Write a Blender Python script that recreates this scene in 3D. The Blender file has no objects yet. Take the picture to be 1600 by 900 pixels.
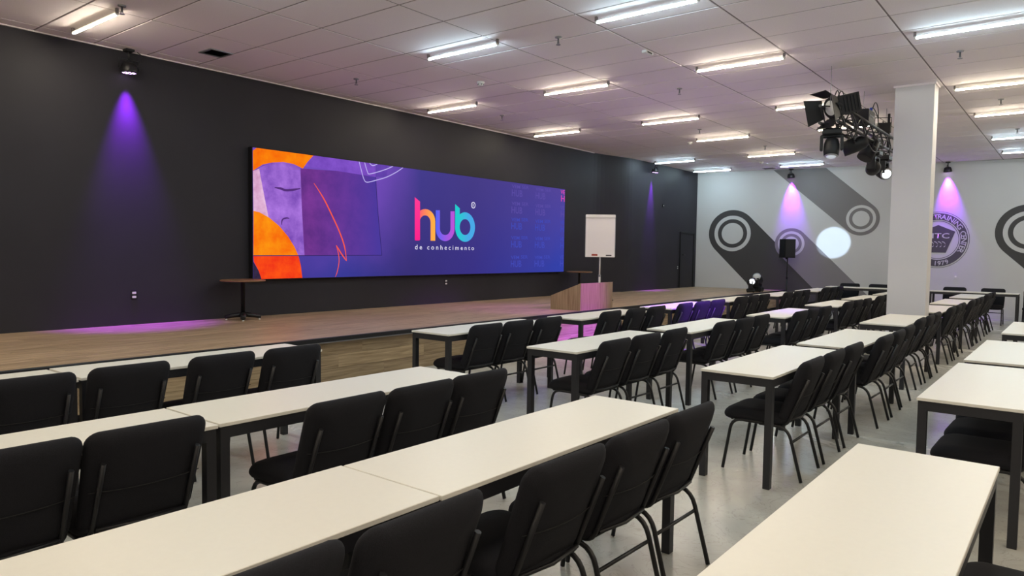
import bpy, math, random
from mathutils import Matrix, Vector
from mathutils.geometry import tessellate_polygon
random.seed(7)
sc = bpy.context.scene
C = sc.collection
PI = math.pi

# ------------------------------------------------------------------ camera
cd = bpy.data.cameras.new('camera'); cam = bpy.data.objects.new('camera', cd); C.objects.link(cam)
cd.sensor_width = 36.0; cd.lens = 36.0 * 1117.59 / 1600.0; cd.clip_start = 0.05; cd.clip_end = 200
cam.matrix_world = Matrix(((0.623307, 0.031646, -0.781336, 0), (-0.781846, 0.043503, -0.621952, 0),
                           (0.014308, 0.998552, 0.051858, 1.544), (0, 0, 0, 1)))
sc.camera = cam
# ------------------------------------------------------------------ world + exposure
w = bpy.data.worlds.new('world'); sc.world = w; w.use_nodes = True
w.node_tree.nodes['Background'].inputs[0].default_value = (0.8, 0.85, 1.0, 1)
w.node_tree.nodes['Background'].inputs[1].default_value = 0.02
sc.view_settings.view_transform = 'Standard'; sc.view_settings.look = 'None'
sc.view_settings.exposure = 0.0; sc.view_settings.gamma = 1.0; sc.view_settings.use_curve_mapping = False
TUBE_POWER = 188.0          # radiance of the ceiling tubes
SCREEN_GAIN = 1.0

# ------------------------------------------------------------------ room numbers
HC = 3.964                 # ceiling height
YW = 9.44                  # stage wall
YW2 = 9.20                 # its far, forward section
ZS = 0.535                 # stage deck height
def bwx(y): return 20.5 + (9.2 - y) * 0.13      # back wall line

# ------------------------------------------------------------------ helpers
def lin(r, g, b):
    f = lambda c: (c / 255 / 12.92) if c / 255 <= 0.04045 else ((c / 255 + 0.055) / 1.055) ** 2.4
    return (f(r), f(g), f(b), 1)

class MB:
    def __init__(s): s.v = []; s.f = []; s.smooth = []
    def add(s, vs, fs, smooth=False):
        n = len(s.v); s.v += [tuple(p) for p in vs]; s.f += [tuple(i + n for i in f) for f in fs]; s.smooth += [smooth] * len(fs)
        return s
    def box(s, a, b, bev=0.0):
        x0, y0, z0 = a; x1, y1, z1 = b
        if bev <= 0:
            return s.add([(x0,y0,z0),(x1,y0,z0),(x1,y1,z0),(x0,y1,z0),(x0,y0,z1),(x1,y0,z1),(x1,y1,z1),(x0,y1,z1)],
                  [(0,3,2,1),(4,5,6,7),(0,1,5,4),(1,2,6,5),(2,3,7,6),(3,0,4,7)])
        e = bev
        def ring(z, i): return [(x0+i,y0+i,z),(x1-i,y0+i,z),(x1-i,y1-i,z),(x0+i,y1-i,z)]
        vs = ring(z0, e) + ring(z0 + e, 0) + ring(z1 - e, 0) + ring(z1, e)
        fs = [(0,3,2,1),(12,13,14,15)]
        for k in range(3):
            for i in range(4):
                j = (i + 1) % 4; fs.append((4*k+i, 4*k+j, 4*k+4+j, 4*k+4+i))
        return s.add(vs, fs)
    def tube(s, path, r, n=8, cap=True, up=(0, 0, 1), flat=1.0):
        pts = [Vector(p) for p in path]; m = len(pts); rings = []
        rs = r if isinstance(r, (list, tuple)) else [r] * m
        nrm = None
        for i, p in enumerate(pts):
            t = (pts[min(i+1, m-1)] - pts[max(i-1, 0)]).normalized()
            if nrm is None:
                u = Vector(up)
                if abs(t.dot(u)) > 0.95: u = Vector((1, 0, 0)) if abs(t.x) < 0.9 else Vector((0, 1, 0))
                nrm = (u - t * u.dot(t)).normalized()
            else: nrm = (nrm - t * nrm.dot(t)).normalized()
            b = t.cross(nrm)
            rings.append([p + (nrm * math.cos(2*PI*k/n) * flat + b * math.sin(2*PI*k/n)) * rs[i] for k in range(n)])
        vs = [q for R in rings for q in R]; fs = []
        for i in range(m - 1):
            for k in range(n):
                j = (k + 1) % n; fs.append((i*n+k, i*n+j, (i+1)*n+j, (i+1)*n+k))
        s.add(vs, fs, True)
        if cap: s.add(rings[0] + rings[-1], [tuple(reversed(range(n))), tuple(range(n, 2*n))])
        return s
    def lathe(s, prof, n=24, o=(0, 0, 0), ax='z', smooth=True):
        vs = []; fs = []
        for r, h in prof:
            for k in range(n):
                a = 2*PI*k/n; c, q = r*math.cos(a), r*math.sin(a)
                vs.append({'z': (o[0]+c, o[1]+q, o[2]+h), 'y': (o[0]+c, o[1]+h, o[2]-q), 'x': (o[0]+h, o[1]+c, o[2]+q)}[ax])
        for i in range(len(prof) - 1):
            for k in range(n):
                j = (k + 1) % n; fs.append((i*n+k, i*n+j, (i+1)*n+j, (i+1)*n+k))
        s.add(vs, fs, smooth)
        m = len(prof)
        s.add(vs[:n] + vs[-n:], [tuple(reversed(range(n))), tuple(range(n, 2*n))])
        return s
    def prism(s, poly, fn, d0, d1):
        """poly: 2-D outline; fn(a, b, d) -> world point"""
        n = len(poly)
        tris = tessellate_polygon([[Vector((p[0], p[1], 0)) for p in poly]])
        vs = [fn(p[0], p[1], d0) for p in poly] + [fn(p[0], p[1], d1) for p in poly]
        fs = [tuple(t) for t in tris] + [tuple(reversed([i + n for i in t])) for t in tris]
        fs += [(i, (i+1) % n, (i+1) % n + n, i + n) for i in range(n)]
        return s.add(vs, fs)
    def mesh(s, name, mat):
        m = bpy.data.meshes.new(name); m.from_pydata([tuple(v) for v in s.v], [], s.f); m.validate()
        if len(m.polygons) == len(s.smooth): m.polygons.foreach_set('use_smooth', s.smooth)
        import bmesh
        b = bmesh.new(); b.from_mesh(m); bmesh.ops.remove_doubles(b, verts=b.verts, dist=1e-5)
        bmesh.ops.recalc_face_normals(b, faces=b.faces); b.to_mesh(m); b.free()
        if mat: m.materials.append(mat)
        return m
    def obj(s, name, mat, parent=None):
        o = bpy.data.objects.new(name, s.mesh(name, mat)); C.objects.link(o)
        if parent: o.parent = parent
        return o

def tag(o, label=None, cat=None, group=None, kind=None):
    if label: o['label'] = label
    if cat: o['category'] = cat
    if group: o['group'] = group
    if kind: o['kind'] = kind
    return o
def thing(name, label, cat, loc=(0, 0, 0), rz=0.0, group=None):
    o = bpy.data.objects.new(name, None); C.objects.link(o); o.location = loc; o.rotation_euler = (0, 0, rz)
    o.empty_display_size = 0.1
    return tag(o, label, cat, group)
def dup(root, loc, rz=0.0, label=None, group=None):
    r = root.copy(); C.objects.link(r); r.location = loc; r.rotation_euler = (0, 0, rz)
    if label: r['label'] = label
    if group: r['group'] = group
    for ch in list(root.children):
        c = ch.copy(); C.objects.link(c); c.parent = r
        for g in list(ch.children):
            d = g.copy(); C.objects.link(d); d.parent = c
    return r
def spot(name, loc, target, color, power, half_deg, blend, parent=None, size=0.03):
    l = bpy.data.lights.new(name, 'SPOT'); l.color = color; l.energy = power
    l.spot_size = math.radians(2*half_deg); l.spot_blend = blend; l.shadow_soft_size = size
    o = bpy.data.objects.new(name, l); C.objects.link(o)
    d = (Vector(target) - Vector(loc)).normalized()
    o.matrix_world = Matrix.Translation(loc) @ d.to_track_quat('-Z', 'Y').to_matrix().to_4x4()
    if parent:
        o.parent = parent
        o.matrix_parent_inverse = (Matrix.Translation(parent.location) @ parent.rotation_euler.to_matrix().to_4x4()).inverted()
    return o
def bend(a, corner, b, rad, n=5):
    """polyline a - rounded corner - b"""
    A, K, B = Vector(a), Vector(corner), Vector(b)
    p = K + (A - K).normalized() * rad; q = K + (B - K).normalized() * rad
    return [a] + [tuple(p*(1-t)**2 + K*2*t*(1-t) + q*t*t) for t in [i/n for i in range(n+1)]] + [b]

# ------------------------------------------------------------------ materials
MATS = {}
def mat(name, col, rough=0.5, metal=0.0, spec=0.5, noise=None, bump=0.0, emit=None, es=0.0):
    if name in MATS: return MATS[name]
    m = bpy.data.materials.new(name); m.use_nodes = True; nt = m.node_tree; b = nt.nodes['Principled BSDF']
    c = col if len(col) == 4 else (*col, 1)
    b.inputs['Base Color'].default_value = c; b.inputs['Roughness'].default_value = rough
    b.inputs['Metallic'].default_value = metal; b.inputs['Specular IOR Level'].default_value = spec
    if noise:
        sc_, amt = noise
        tc = nt.nodes.new('ShaderNodeTexCoord'); nz = nt.nodes.new('ShaderNodeTexNoise'); nz.inputs['Scale'].default_value = sc_
        nz.inputs['Detail'].default_value = 5
        cr = nt.nodes.new('ShaderNodeValToRGB')
        cr.color_ramp.elements[0].position = 0.3; cr.color_ramp.elements[1].position = 0.7
        cr.color_ramp.elements[0].color = tuple(x*(1-amt) for x in c[:3]) + (1,)
        cr.color_ramp.elements[1].color = tuple(min(1, x*(1+amt)) for x in c[:3]) + (1,)
        nt.links.new(tc.outputs['Object'], nz.inputs['Vector']); nt.links.new(nz.outputs['Fac'], cr.inputs[0]); nt.links.new(cr.outputs[0], b.inputs['Base Color'])
        if bump:
            bp = nt.nodes.new('ShaderNodeBump'); bp.inputs['Strength'].default_value = bump; bp.inputs['Distance'].default_value = 0.003
            nt.links.new(nz.outputs['Fac'], bp.inputs['Height']); nt.links.new(bp.outputs[0], b.inputs['Normal'])
    if emit:
        b.inputs['Emission Color'].default_value = emit if len(emit) == 4 else (*emit, 1); b.inputs['Emission Strength'].default_value = es
    MATS[name] = m; return m
def wood_mat(name, c1, c2, axis='x', rough=0.45, rand=0.25, sc_=1.0):
    m = bpy.data.materials.new(name); m.use_nodes = True; nt = m.node_tree; b = nt.nodes['Principled BSDF']
    tc = nt.nodes.new('ShaderNodeTexCoord'); oi = nt.nodes.new('ShaderNodeObjectInfo')
    mp = nt.nodes.new('ShaderNodeMapping'); s = {'x': (1.3, 26, 26), 'y': (26, 1.3, 26), 'z': (26, 26, 1.3)}[axis]
    mp.inputs['Scale'].default_value = tuple(q*sc_ for q in s)
    off = nt.nodes.new('ShaderNodeVectorMath'); off.operation = 'MULTIPLY_ADD'
    cb = nt.nodes.new('ShaderNodeCombineXYZ')
    for i in range(3): nt.links.new(oi.outputs['Random'], cb.inputs[i])
    off.inputs[1].default_value = (37, 53, 71)
    nt.links.new(cb.outputs[0], off.inputs[0]); nt.links.new(tc.outputs['Object'], off.inputs[2])
    nt.links.new(off.outputs[0], mp.inputs[0])
    nz = nt.nodes.new('ShaderNodeTexNoise'); nz.inputs['Scale'].default_value = 1.6; nz.inputs['Detail'].default_value = 6; nz.inputs['Distortion'].default_value = 0.6
    nt.links.new(mp.outputs[0], nz.inputs['Vector'])
    cr = nt.nodes.new('ShaderNodeValToRGB'); cr.color_ramp.elements[0].position = 0.3; cr.color_ramp.elements[1].position = 0.72
    cr.color_ramp.elements[0].color = c1; cr.color_ramp.elements[1].color = c2
    nt.links.new(nz.outputs['Fac'], cr.inputs[0])
    hv = nt.nodes.new('ShaderNodeHueSaturation')
    ml = nt.nodes.new('ShaderNodeMath'); ml.operation = 'MULTIPLY_ADD'; ml.inputs[1].default_value = rand; ml.inputs[2].default_value = 1 - rand/2
    nt.links.new(oi.outputs['Random'], ml.inputs[0]); nt.links.new(ml.outputs[0], hv.inputs['Value']); nt.links.new(cr.outputs[0], hv.inputs['Color'])
    nt.links.new(hv.outputs[0], b.inputs['Base Color']); b.inputs['Roughness'].default_value = rough
    MATS[name] = m; return m
def emis(name, c, s=1.0, c2=None, axis='x', lo=0.0, hi=1.0):
    """screen colour: emission, optionally a two-colour design gradient in object coordinates"""
    if name in MATS: return MATS[name]
    m = bpy.data.materials.new(name); m.use_nodes = True; nt = m.node_tree; nt.nodes.clear()
    o = nt.nodes.new('ShaderNodeOutputMaterial'); e = nt.nodes.new('ShaderNodeEmission'); e.inputs[1].default_value = s
    e.inputs[0].default_value = c; nt.links.new(e.outputs[0], o.inputs[0])
    if c2:
        tc = nt.nodes.new('ShaderNodeTexCoord'); sp = nt.nodes.new('ShaderNodeSeparateXYZ'); mr = nt.nodes.new('ShaderNodeMapRange')
        mr.inputs['From Min'].default_value = lo; mr.inputs['From Max'].default_value = hi
        mx = nt.nodes.new('ShaderNodeMix'); mx.data_type = 'RGBA'
        nt.links.new(tc.outputs['Object'], sp.inputs[0]); nt.links.new(sp.outputs['XYZ'.index(axis.upper())], mr.inputs[0])
        nt.links.new(mr.outputs[0], mx.inputs['Factor']); mx.inputs['A'].default_value = c; mx.inputs['B'].default_value = c2
        nt.links.new(mx.outputs['Result'], e.inputs[0])
    MATS[name] = m; return m

M_dark = mat('charcoal_wall_paint', (0.029, 0.0278, 0.0345), 0.55, spec=0.2, noise=(1.2, 0.08))
M_white = mat('white_wall_paint', (0.52, 0.525, 0.535), 0.6, noise=(0.8, 0.03))
M_colm = mat('white_column_paint', (0.65, 0.64, 0.66), 0.6, noise=(0.8, 0.02))
M_tile = mat('ceiling_tile', (0.80, 0.74, 0.76), 0.75, noise=(90, 0.04))
M_grid = mat('ceiling_grid_metal', (0.20, 0.17, 0.175), 0.7)
M_black = mat('black_metal', (0.010, 0.0102, 0.0125), 0.42, spec=0.4)
M_table_metal = mat('black_table_steel', (0.014, 0.014, 0.018), 0.5)
M_top = mat('white_laminate', (0.76, 0.735, 0.665), 0.38, noise=(40, 0.01))
M_fabric = mat('black_fabric', (0.0125, 0.0125, 0.0165), 0.9, spec=0.25, noise=(350, 0.25), bump=0.3)
M_seam = mat('black_piping', (0.006, 0.006, 0.007), 0.8)
M_plast = mat('black_plastic', (0.007, 0.0075, 0.0095), 0.5, spec=0.3)
M_wplast = mat('white_plastic', (0.75, 0.75, 0.74), 0.4)
M_chrome = mat('chrome', (0.6, 0.6, 0.6), 0.25, metal=1.0)
M_steel = mat('brushed_steel', (0.32, 0.33, 0.35), 0.4, metal=0.8)
M_glass = mat('lens_glass', (0.55, 0.56, 0.55), 0.12, spec=0.8)
M_wood = wood_mat('stage_oak', (0.215, 0.138, 0.078, 1), (0.56, 0.405, 0.265, 1), 'x', 0.42, 0.22)
M_fascia = wood_mat('fascia_oak', (0.22, 0.15, 0.08, 1), (0.47, 0.35, 0.21, 1), 'x', 0.5, 0.25)
M_cab = wood_mat('cabinet_oak', (0.22, 0.15, 0.08, 1), (0.40, 0.30, 0.18, 1), 'z', 0.5, 0.05)
M_walnut = wood_mat('walnut_top', (0.17, 0.085, 0.045, 1), (0.29, 0.15, 0.08, 1), 'x', 0.4, 0.1)

# polished concrete
def floor_mat():
    m = bpy.data.materials.new('polished_concrete'); m.use_nodes = True; nt = m.node_tree; b = nt.nodes['Principled BSDF']
    tc = nt.nodes.new('ShaderNodeTexCoord')
    n1 = nt.nodes.new('ShaderNodeTexNoise'); n1.inputs['Scale'].default_value = 0.9; n1.inputs['Detail'].default_value = 8; n1.inputs['Roughness'].default_value = 0.62; n1.inputs['Distortion'].default_value = 0.8
    n2 = nt.nodes.new('ShaderNodeTexNoise'); n2.inputs['Scale'].default_value = 5.5; n2.inputs['Detail'].default_value = 6; n2.inputs['Distortion'].default_value = 1.5
    for n in (n1, n2): nt.links.new(tc.outputs['Object'], n.inputs['Vector'])
    cr = nt.nodes.new('ShaderNodeValToRGB'); cr.color_ramp.elements[0].position = 0.3; cr.color_ramp.elements[1].position = 0.68
    cr.color_ramp.elements[0].color = (0.36, 0.35, 0.32, 1); cr.color_ramp.elements[1].color = (0.55, 0.54, 0.49, 1)
    nt.links.new(n1.outputs['Fac'], cr.inputs[0])
    # thin darker veins
    cv = nt.nodes.new('ShaderNodeValToRGB'); e = cv.color_ramp.elements
    e[0].position = 0.485; e[0].color = (1, 1, 1, 1); e[1].position = 0.515; e[1].color = (1, 1, 1, 1)
    k = e.new(0.5); k.color = (0.68, 0.67, 0.64, 1)
    nt.links.new(n2.outputs['Fac'], cv.inputs[0])
    mx = nt.nodes.new('ShaderNodeMix'); mx.data_type = 'RGBA'; mx.blend_type = 'MULTIPLY'; mx.inputs['Factor'].default_value = 0.6
    nt.links.new(cr.outputs[0], mx.inputs['A']); nt.links.new(cv.outputs[0], mx.inputs['B']); nt.links.new(mx.outputs['Result'], b.inputs['Base Color'])
    rr = nt.nodes.new('ShaderNodeMapRange'); rr.inputs['To Min'].default_value = 0.16; rr.inputs['To Max'].default_value = 0.34
    nt.links.new(n1.outputs['Fac'], rr.inputs[0]); nt.links.new(rr.outputs[0], b.inputs['Roughness'])
    b.inputs['Specular IOR Level'].default_value = 0.5
    bp = nt.nodes.new('ShaderNodeBump'); bp.inputs['Strength'].default_value = 0.12; bp.inputs['Distance'].default_value = 0.01
    nt.links.new(n2.outputs['Fac'], bp.inputs['Height']); nt.links.new(bp.outputs[0], b.inputs['Normal'])
    return m
M_floor = floor_mat()

# ================================================================== SETTING
def struct(o): o['kind'] = 'structure'; return o
XR, YR = -5.0, -7.0
struct(MB().box((XR - .2, YR - .2, -0.15), (23.2, YW + .3, 0.0)).obj('floor', M_floor))
# stage wall with rounded forward step
prof = [(XR, YW), (15.0, YW)]
prof += [(15.0 + 1.5*t, YW - (YW - YW2)*(3*t*t - 2*t**3)) for t in [k/10 for k in range(1, 11)]]
prof += [(bwx(YW2), YW2), (bwx(YW2), YW + .3), (XR, YW + .3)]
struct(MB().prism(prof, lambda a, b, d: (a, b, d), 0.0, HC + .1).obj('wall_left', M_dark))
yb0, yb1 = YW + .3, YR
wall_back = struct(MB().prism([(bwx(yb0), yb0), (bwx(yb1), yb1), (bwx(yb1) + .25, yb1), (bwx(yb0) + .25, yb0)], lambda a, b, d: (a, b, d), 0.0, HC + .1).obj('wall_back', M_white))
struct(MB().box((XR, YR - .2, 0), (bwx(YR) + .25, YR, HC + .1)).obj('wall_right', M_colm))
struct(MB().box((XR - .2, YR, 0), (XR, YW + .3, HC + .1)).obj('wall_rear', M_colm))
# low white skirting of the back wall
def bwp(y, z, d=0.0):          # point on the back wall, d in front of it
    n = Vector((-1, -0.13, 0)).normalized(); p = Vector((bwx(y), y, z)) + n * d; return tuple(p)
struct(MB().prism([(6.5, 0), (YR, 0), (YR, .1), (6.5, .1)], bwp, 0.0, 0.012).obj('baseboard_back', M_white))

# ceiling: base plate, metal grid, tiles
GX0, GY0, TX, TY = 3.6796, 7.9335, 0.62973, 1.25946
ceil = struct(MB().box((XR, YR, HC + .02), (23.2, YW + .3, HC + .12)).obj('ceiling', M_grid))
ylines = [YW] + [GY0 + TY * (1 - j) for j in range(9)]      # stage wall, then every grid line
xlines = [GX0 + TX * i for i in range(-2, 29)]
G = 0.017
cache = {}
for yi in range(len(ylines) - 1):
    yt, ybm = ylines[yi], ylines[yi + 1]
    for xi in range(len(xlines) - 1):
        x0, x1 = xlines[xi], xlines[xi + 1]
        if x0 > bwx((yt + ybm)/2) - .1: continue
        xe = min(x1, 22.5); key = (round(yt - ybm, 3), round(xe - x0, 3))
        if key not in cache:
            hx, hy = (xe - x0)/2 - G/2, (yt - ybm)/2 - G/2
            cache[key] = MB().box((-hx, -hy, 0), (hx, hy, .022), 0.004).mesh('tile', M_tile)
        o = bpy.data.objects.new('tile', cache[key]); C.objects.link(o); o.parent = ceil
        o.location = ((x0 + xe)/2, (yt + ybm)/2, HC + random.uniform(-.0012, .0012))
rest = MB()
x = xlines[0]; 
for i in range(12):
    for yi in range(len(ylines) + 5):
        yt = ylines[yi] if yi < len(ylines) else ylines[-1] - TY*(yi - len(ylines) + 1)
        ybm = ylines[yi+1] if yi + 1 < len(ylines) else yt - TY
        if ybm < YR: continue
        rest.box((x - TX*(i+1) + G/2, ybm + G/2, HC), (x - TX*i - G/2, yt - G/2, HC + .022))
for xi in range(len(xlines) - 1):
    for j in range(5):
        yt = ylines[-1] - TY*j
        if yt - TY < YR: continue
        rest.box((xlines[xi] + G/2, yt - TY + G/2, HC), (xlines[xi+1] - G/2, yt - G/2, HC + .022))
tag(rest.obj('tile_field', M_tile, ceil), kind='stuff')
# grid bars, flush and thin, in the joints
for k, yl in enumerate(ylines[1:]):
    MB().box((2.4, yl - .012, HC + .004), (bwx(yl), yl + .012, HC + .02)).obj('grid_bar', M_grid, ceil)
for xl_ in xlines:
    MB().box((xl_ - .012, ylines[-1], HC + .0045), (xl_ + .012, YW, HC + .02)).obj('grid_bar', M_grid, ceil)
# perimeter angle along the stage wall
MB().box((2.0, YW - .022, HC - .012), (15.0, YW, HC + .004)).obj('wall_angle', M_tile, ceil)

# column
col = struct(MB().box((11.46, 1.70, 0.0), (11.78, 2.19, HC + .01), 0.006).obj('column', M_colm))
MB().box((11.447, 1.687, 0), (11.793, 2.203, .08), .004).obj('column_skirting', M_colm, col)
MB().box((11.44, 1.68, HC - .03), (11.80, 2.21, HC - .002)).obj('column_collar', M_tile, col)

# flush dark door in the far section of the stage wall
door = struct(MB().box((19.42, YW2 - .012, ZS), (20.28, YW2 - .001, 2.12), .004).obj('door_1', M_dark))
for a, b in (((19.37, YW2 - .03, ZS), (19.42, YW2, 2.17)), ((20.28, YW2 - .03, ZS), (20.33, YW2, 2.17)), ((19.42, YW2 - .03, 2.12), (20.28, YW2, 2.17))):
    MB().box(a, b, .004).obj('door_jamb', M_plast, door)
MB().tube([(19.5, YW2 - .02, 1.5), (19.5, YW2 - .06, 1.5), (19.62, YW2 - .06, 1.5)], .01, 6).obj('door_handle', M_plast, door)

# ------------------------------------------------------------------ stage
YF = 6.60
stage = thing('stage', 'low timber stage running along the charcoal wall, black front edge', 'stage')
XS0, XS1 = 0.4, bwx(YF) - .02
MB().box((XS0, YF + .14, 0), (bwx(YW2) - .02, YW2, ZS - .022)).obj('deck_core', M_plast, stage)
MB().box((XS0, YW2, ZS - .1), (15.4, YW - .002, ZS - .022)).obj('deck_ledge', M_plast, stage)
PW = (YW2 - YF - .045) / 13.0
cache = {}
def plank(name, x0, x1, a0, a1, kind):
    key = (name, round(x1 - x0, 3), round(a1 - a0, 3))
    if key not in cache:
        hx, h = (x1 - x0)/2 - .0012, (a1 - a0)/2 - .0012
        cache[key] = (MB().box((-hx, -h, 0), (hx, h, .022), .0015) if kind == 'deck' else MB().box((-hx, 0, -h), (hx, .02, h), .0015)).mesh(name, M_wood if kind == 'deck' else M_fascia)
    o = bpy.data.objects.new(name, cache[key]); C.objects.link(o); o.parent = stage; return o
for r in range(15):
    y0 = YF + .045 + PW*r; y1 = y0 + PW
    end = bwx((y0+y1)/2) - .03 if r < 13 else 15.0 + [1.05, .45][r - 13]
    if r >= 13: y0 = YW2 + (YW - YW2)/2*(r - 13); y1 = y0 + (YW - YW2)/2
    x = XS0 - [0, .52, .9][r % 3]
    while x < end:
        a, b = max(x, XS0), min(x + 1.38, end)
        if b - a > .05:
            p = plank('plank', a, b, y0, y1, 'deck'); p.location = ((a+b)/2, (y0+y1)/2, ZS - .022)
        x += 1.38
MB().box((XS0, YF, ZS - .045), (XS1, YF + .045, ZS + .004), .004).obj('edge_trim', M_black, stage)
MB().box((XS0, YF + .012, ZS - .058), (XS1, YF + .05, ZS - .045)).obj('edge_profile', M_steel, stage)
FH = (ZS - .058) / 3
for r in range(3):
    x = XS0 - [0, .7, .35][r]
    while x < XS1:
        a, b = max(x, XS0), min(x + 1.38, XS1)
        if b - a > .05:
            p = plank('fascia_board', a, b, FH*r, FH*(r+1), 'fascia'); p.location = ((a+b)/2, YF + .12, FH*(r+.5))
        x += 1.38

# ================================================================== LED SCREEN
SX0, SZ0, SW, SH, SY = 5.74, 1.083, 7.895, 1.885, 9.34
screen = thing('led_screen', 'wide LED video wall showing the colourful hub logo on purple artwork', 'screen', (SX0, SY, SZ0))
MB().box((-.012, .004, -.012), (SW + .012, .095, SH + .012), .004).obj('cabinet', M_plast, screen)
def scr(a, b, d): return (a, -d, b)
def shape(name, poly, m, layer, parent=screen):
    poly = [(min(max(a, 0), SW), min(max(b, 0), SH)) for a, b in poly]
    o = MB().prism(poly, scr, 0.0004*layer - .0003, 0.0004*layer).obj(name, m, parent); return o
# display panel with its printed colour field
def field_mat():
    m = bpy.data.materials.new('screen_field'); m.use_nodes = True; nt = m.node_tree; nt.nodes.clear()
    out = nt.nodes.new('ShaderNodeOutputMaterial'); e = nt.nodes.new('ShaderNodeEmission'); nt.links.new(e.outputs[0], out.inputs[0]); e.inputs[1].default_value = SCREEN_GAIN
    tc = nt.nodes.new('ShaderNodeTexCoord'); sp = nt.nodes.new('ShaderNodeSeparateXYZ'); nt.links.new(tc.outputs['Object'], sp.inputs[0])
    mx = nt.nodes.new('ShaderNodeMapRange'); mx.inputs['From Max'].default_value = SW; nt.links.new(sp.outputs[0], mx.inputs[0])
    mz = nt.nodes.new('ShaderNodeMapRange'); mz.inputs['From Max'].default_value = SH; nt.links.new(sp.outputs[2], mz.inputs[0])
    ct = nt.nodes.new('ShaderNodeValToRGB'); cbm = nt.nodes.new('ShaderNodeValToRGB')
    def ramp(r, L):
        r.color_ramp.elements[0].position = L[0][0]; r.color_ramp.elements[0].color = lin(*L[0][1]); r.color_ramp.elements[1].position = L[-1][0]; r.color_ramp.elements[1].color = lin(*L[-1][1])
        for p, c in L[1:-1]: r.color_ramp.elements.new(p).color = lin(*c)
    ramp(ct, [(0, (120, 80, 190)), (.3, (118, 78, 188)), (.42, (68, 60, 140)), (.6, (70, 60, 134)), (1, (84, 70, 155))])
    ramp(cbm, [(0, (70, 55, 150)), (.2, (58, 58, 150)), (.38, (56, 48, 118)), (.6, (58, 50, 132)), (1, (52, 66, 170))])
    nt.links.new(mx.outputs[0], ct.inputs[0]); nt.links.new(mx.outputs[0], cbm.inputs[0])
    nz = nt.nodes.new('ShaderNodeTexNoise'); nz.inputs['Scale'].default_value = 1.4; nz.inputs['Detail'].default_value = 4; nt.links.new(tc.outputs['Object'], nz.inputs['Vector'])
    ad = nt.nodes.new('ShaderNodeMath'); ad.operation = 'MULTIPLY_ADD'; ad.inputs[1].default_value = 0.4; nt.links.new(nz.outputs['Fac'], ad.inputs[0])
    sb = nt.nodes.new('ShaderNodeMath'); sb.operation = 'SUBTRACT'; sb.inputs[1].default_value = 0.2; nt.links.new(mz.outputs[0], sb.inputs[0]); nt.links.new(sb.outputs[0], ad.inputs[2])
    mm = nt.nodes.new('ShaderNodeMix'); mm.data_type = 'RGBA'; nt.links.new(ad.outputs[0], mm.inputs['Factor']); nt.links.new(cbm.outputs[0], mm.inputs['A']); nt.links.new(ct.outputs[0], mm.inputs['B'])
    nt.links.new(mm.outputs['Result'], e.inputs[0]); return m
def art_mat(name, c1, c2, scale=2.5, axis=None, lo=0, hi=1, c3=None):
    """mottled print colours for the artwork"""
    m = bpy.data.materials.new(name); m.use_nodes = True; nt = m.node_tree; nt.nodes.clear()
    out = nt.nodes.new('ShaderNodeOutputMaterial'); e = nt.nodes.new('ShaderNodeEmission'); nt.links.new(e.outputs[0], out.inputs[0]); e.inputs[1].default_value = SCREEN_GAIN
    tc = nt.nodes.new('ShaderNodeTexCoord'); nz = nt.nodes.new('ShaderNodeTexNoise'); nz.inputs['Scale'].default_value = scale; nz.inputs['Detail'].default_value = 7; nz.inputs['Roughness'].default_value = .65
    nt.links.new(tc.outputs['Object'], nz.inputs['Vector'])
    cr = nt.nodes.new('ShaderNodeValToRGB'); cr.color_ramp.elements[0].position = .33; cr.color_ramp.elements[1].position = .66
    cr.color_ramp.elements[0].color = lin(*c1); cr.color_ramp.elements[1].color = lin(*c2); nt.links.new(nz.outputs['Fac'], cr.inputs[0])
    if c3:
        sp = nt.nodes.new('ShaderNodeSeparateXYZ'); nt.links.new(tc.outputs['Object'], sp.inputs[0])
        mr = nt.nodes.new('ShaderNodeMapRange'); mr.inputs['From Min'].default_value = lo; mr.inputs['From Max'].default_value = hi; nt.links.new(sp.outputs['xyz'.index(axis)], mr.inputs[0])
        mm = nt.nodes.new('ShaderNodeMix'); mm.data_type = 'RGBA'; nt.links.new(mr.outputs[0], mm.inputs['Factor']); nt.links.new(cr.outputs[0], mm.inputs['A']); mm.inputs['B'].default_value = lin(*c3)
        nt.links.new(mm.outputs['Result'], e.inputs[0])
    else: nt.links.new(cr.outputs[0], e.inputs[0])
    return m
MB().prism([(0, 0), (SW, 0), (SW, SH), (0, SH)], scr, -.004, 0.0).obj('display', field_mat(), screen)
shape('artwork', [(0.796,1.661),(0.84,1.666),(1.498,1.691),(2.274,1.665),(2.332,1.044),(2.419,0.354),(0.868,0.342),(0.824,1.02)], art_mat('print_plum', (92, 46, 128), (124, 58, 152), 2.2, 'x', 1.0, 2.4, (74, 58, 158)), 1)
shape('artwork', [(1.032,1.89),(1.627,1.894),(2.273,1.882),(2.274,1.665),(1.498,1.691),(0.86,1.705)], art_mat('print_violet', (108, 66, 176), (134, 86, 206), 3), 2)
shape('artwork', [(2.273,1.882),(2.529,1.887),(2.531,1.687),(2.274,1.665)], art_mat('print_violet_dim', (88, 62, 160), (108, 70, 180), 3), 2)
shape('artwork', [(0.1,1.605),(0.319,1.703),(0.498,1.729),(0.681,1.716),(0.796,1.666),(0.824,1.02),(0.868,0.342),(0.759,0.34),(0.693,0.47),(0.579,0.628),(0.426,0.782),(0.249,0.902),(0.157,1.316)], art_mat('print_lilac', (118, 72, 178), (176, 122, 228), 2.6), 2)
shape('artwork', [(0.001,1.549),(0.1,1.593),(0.157,1.316),(0.249,0.902),(0.103,0.966),(0.006,0.982)], art_mat('print_pink', (206, 150, 190), (240, 200, 232), 5), 2)
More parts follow.
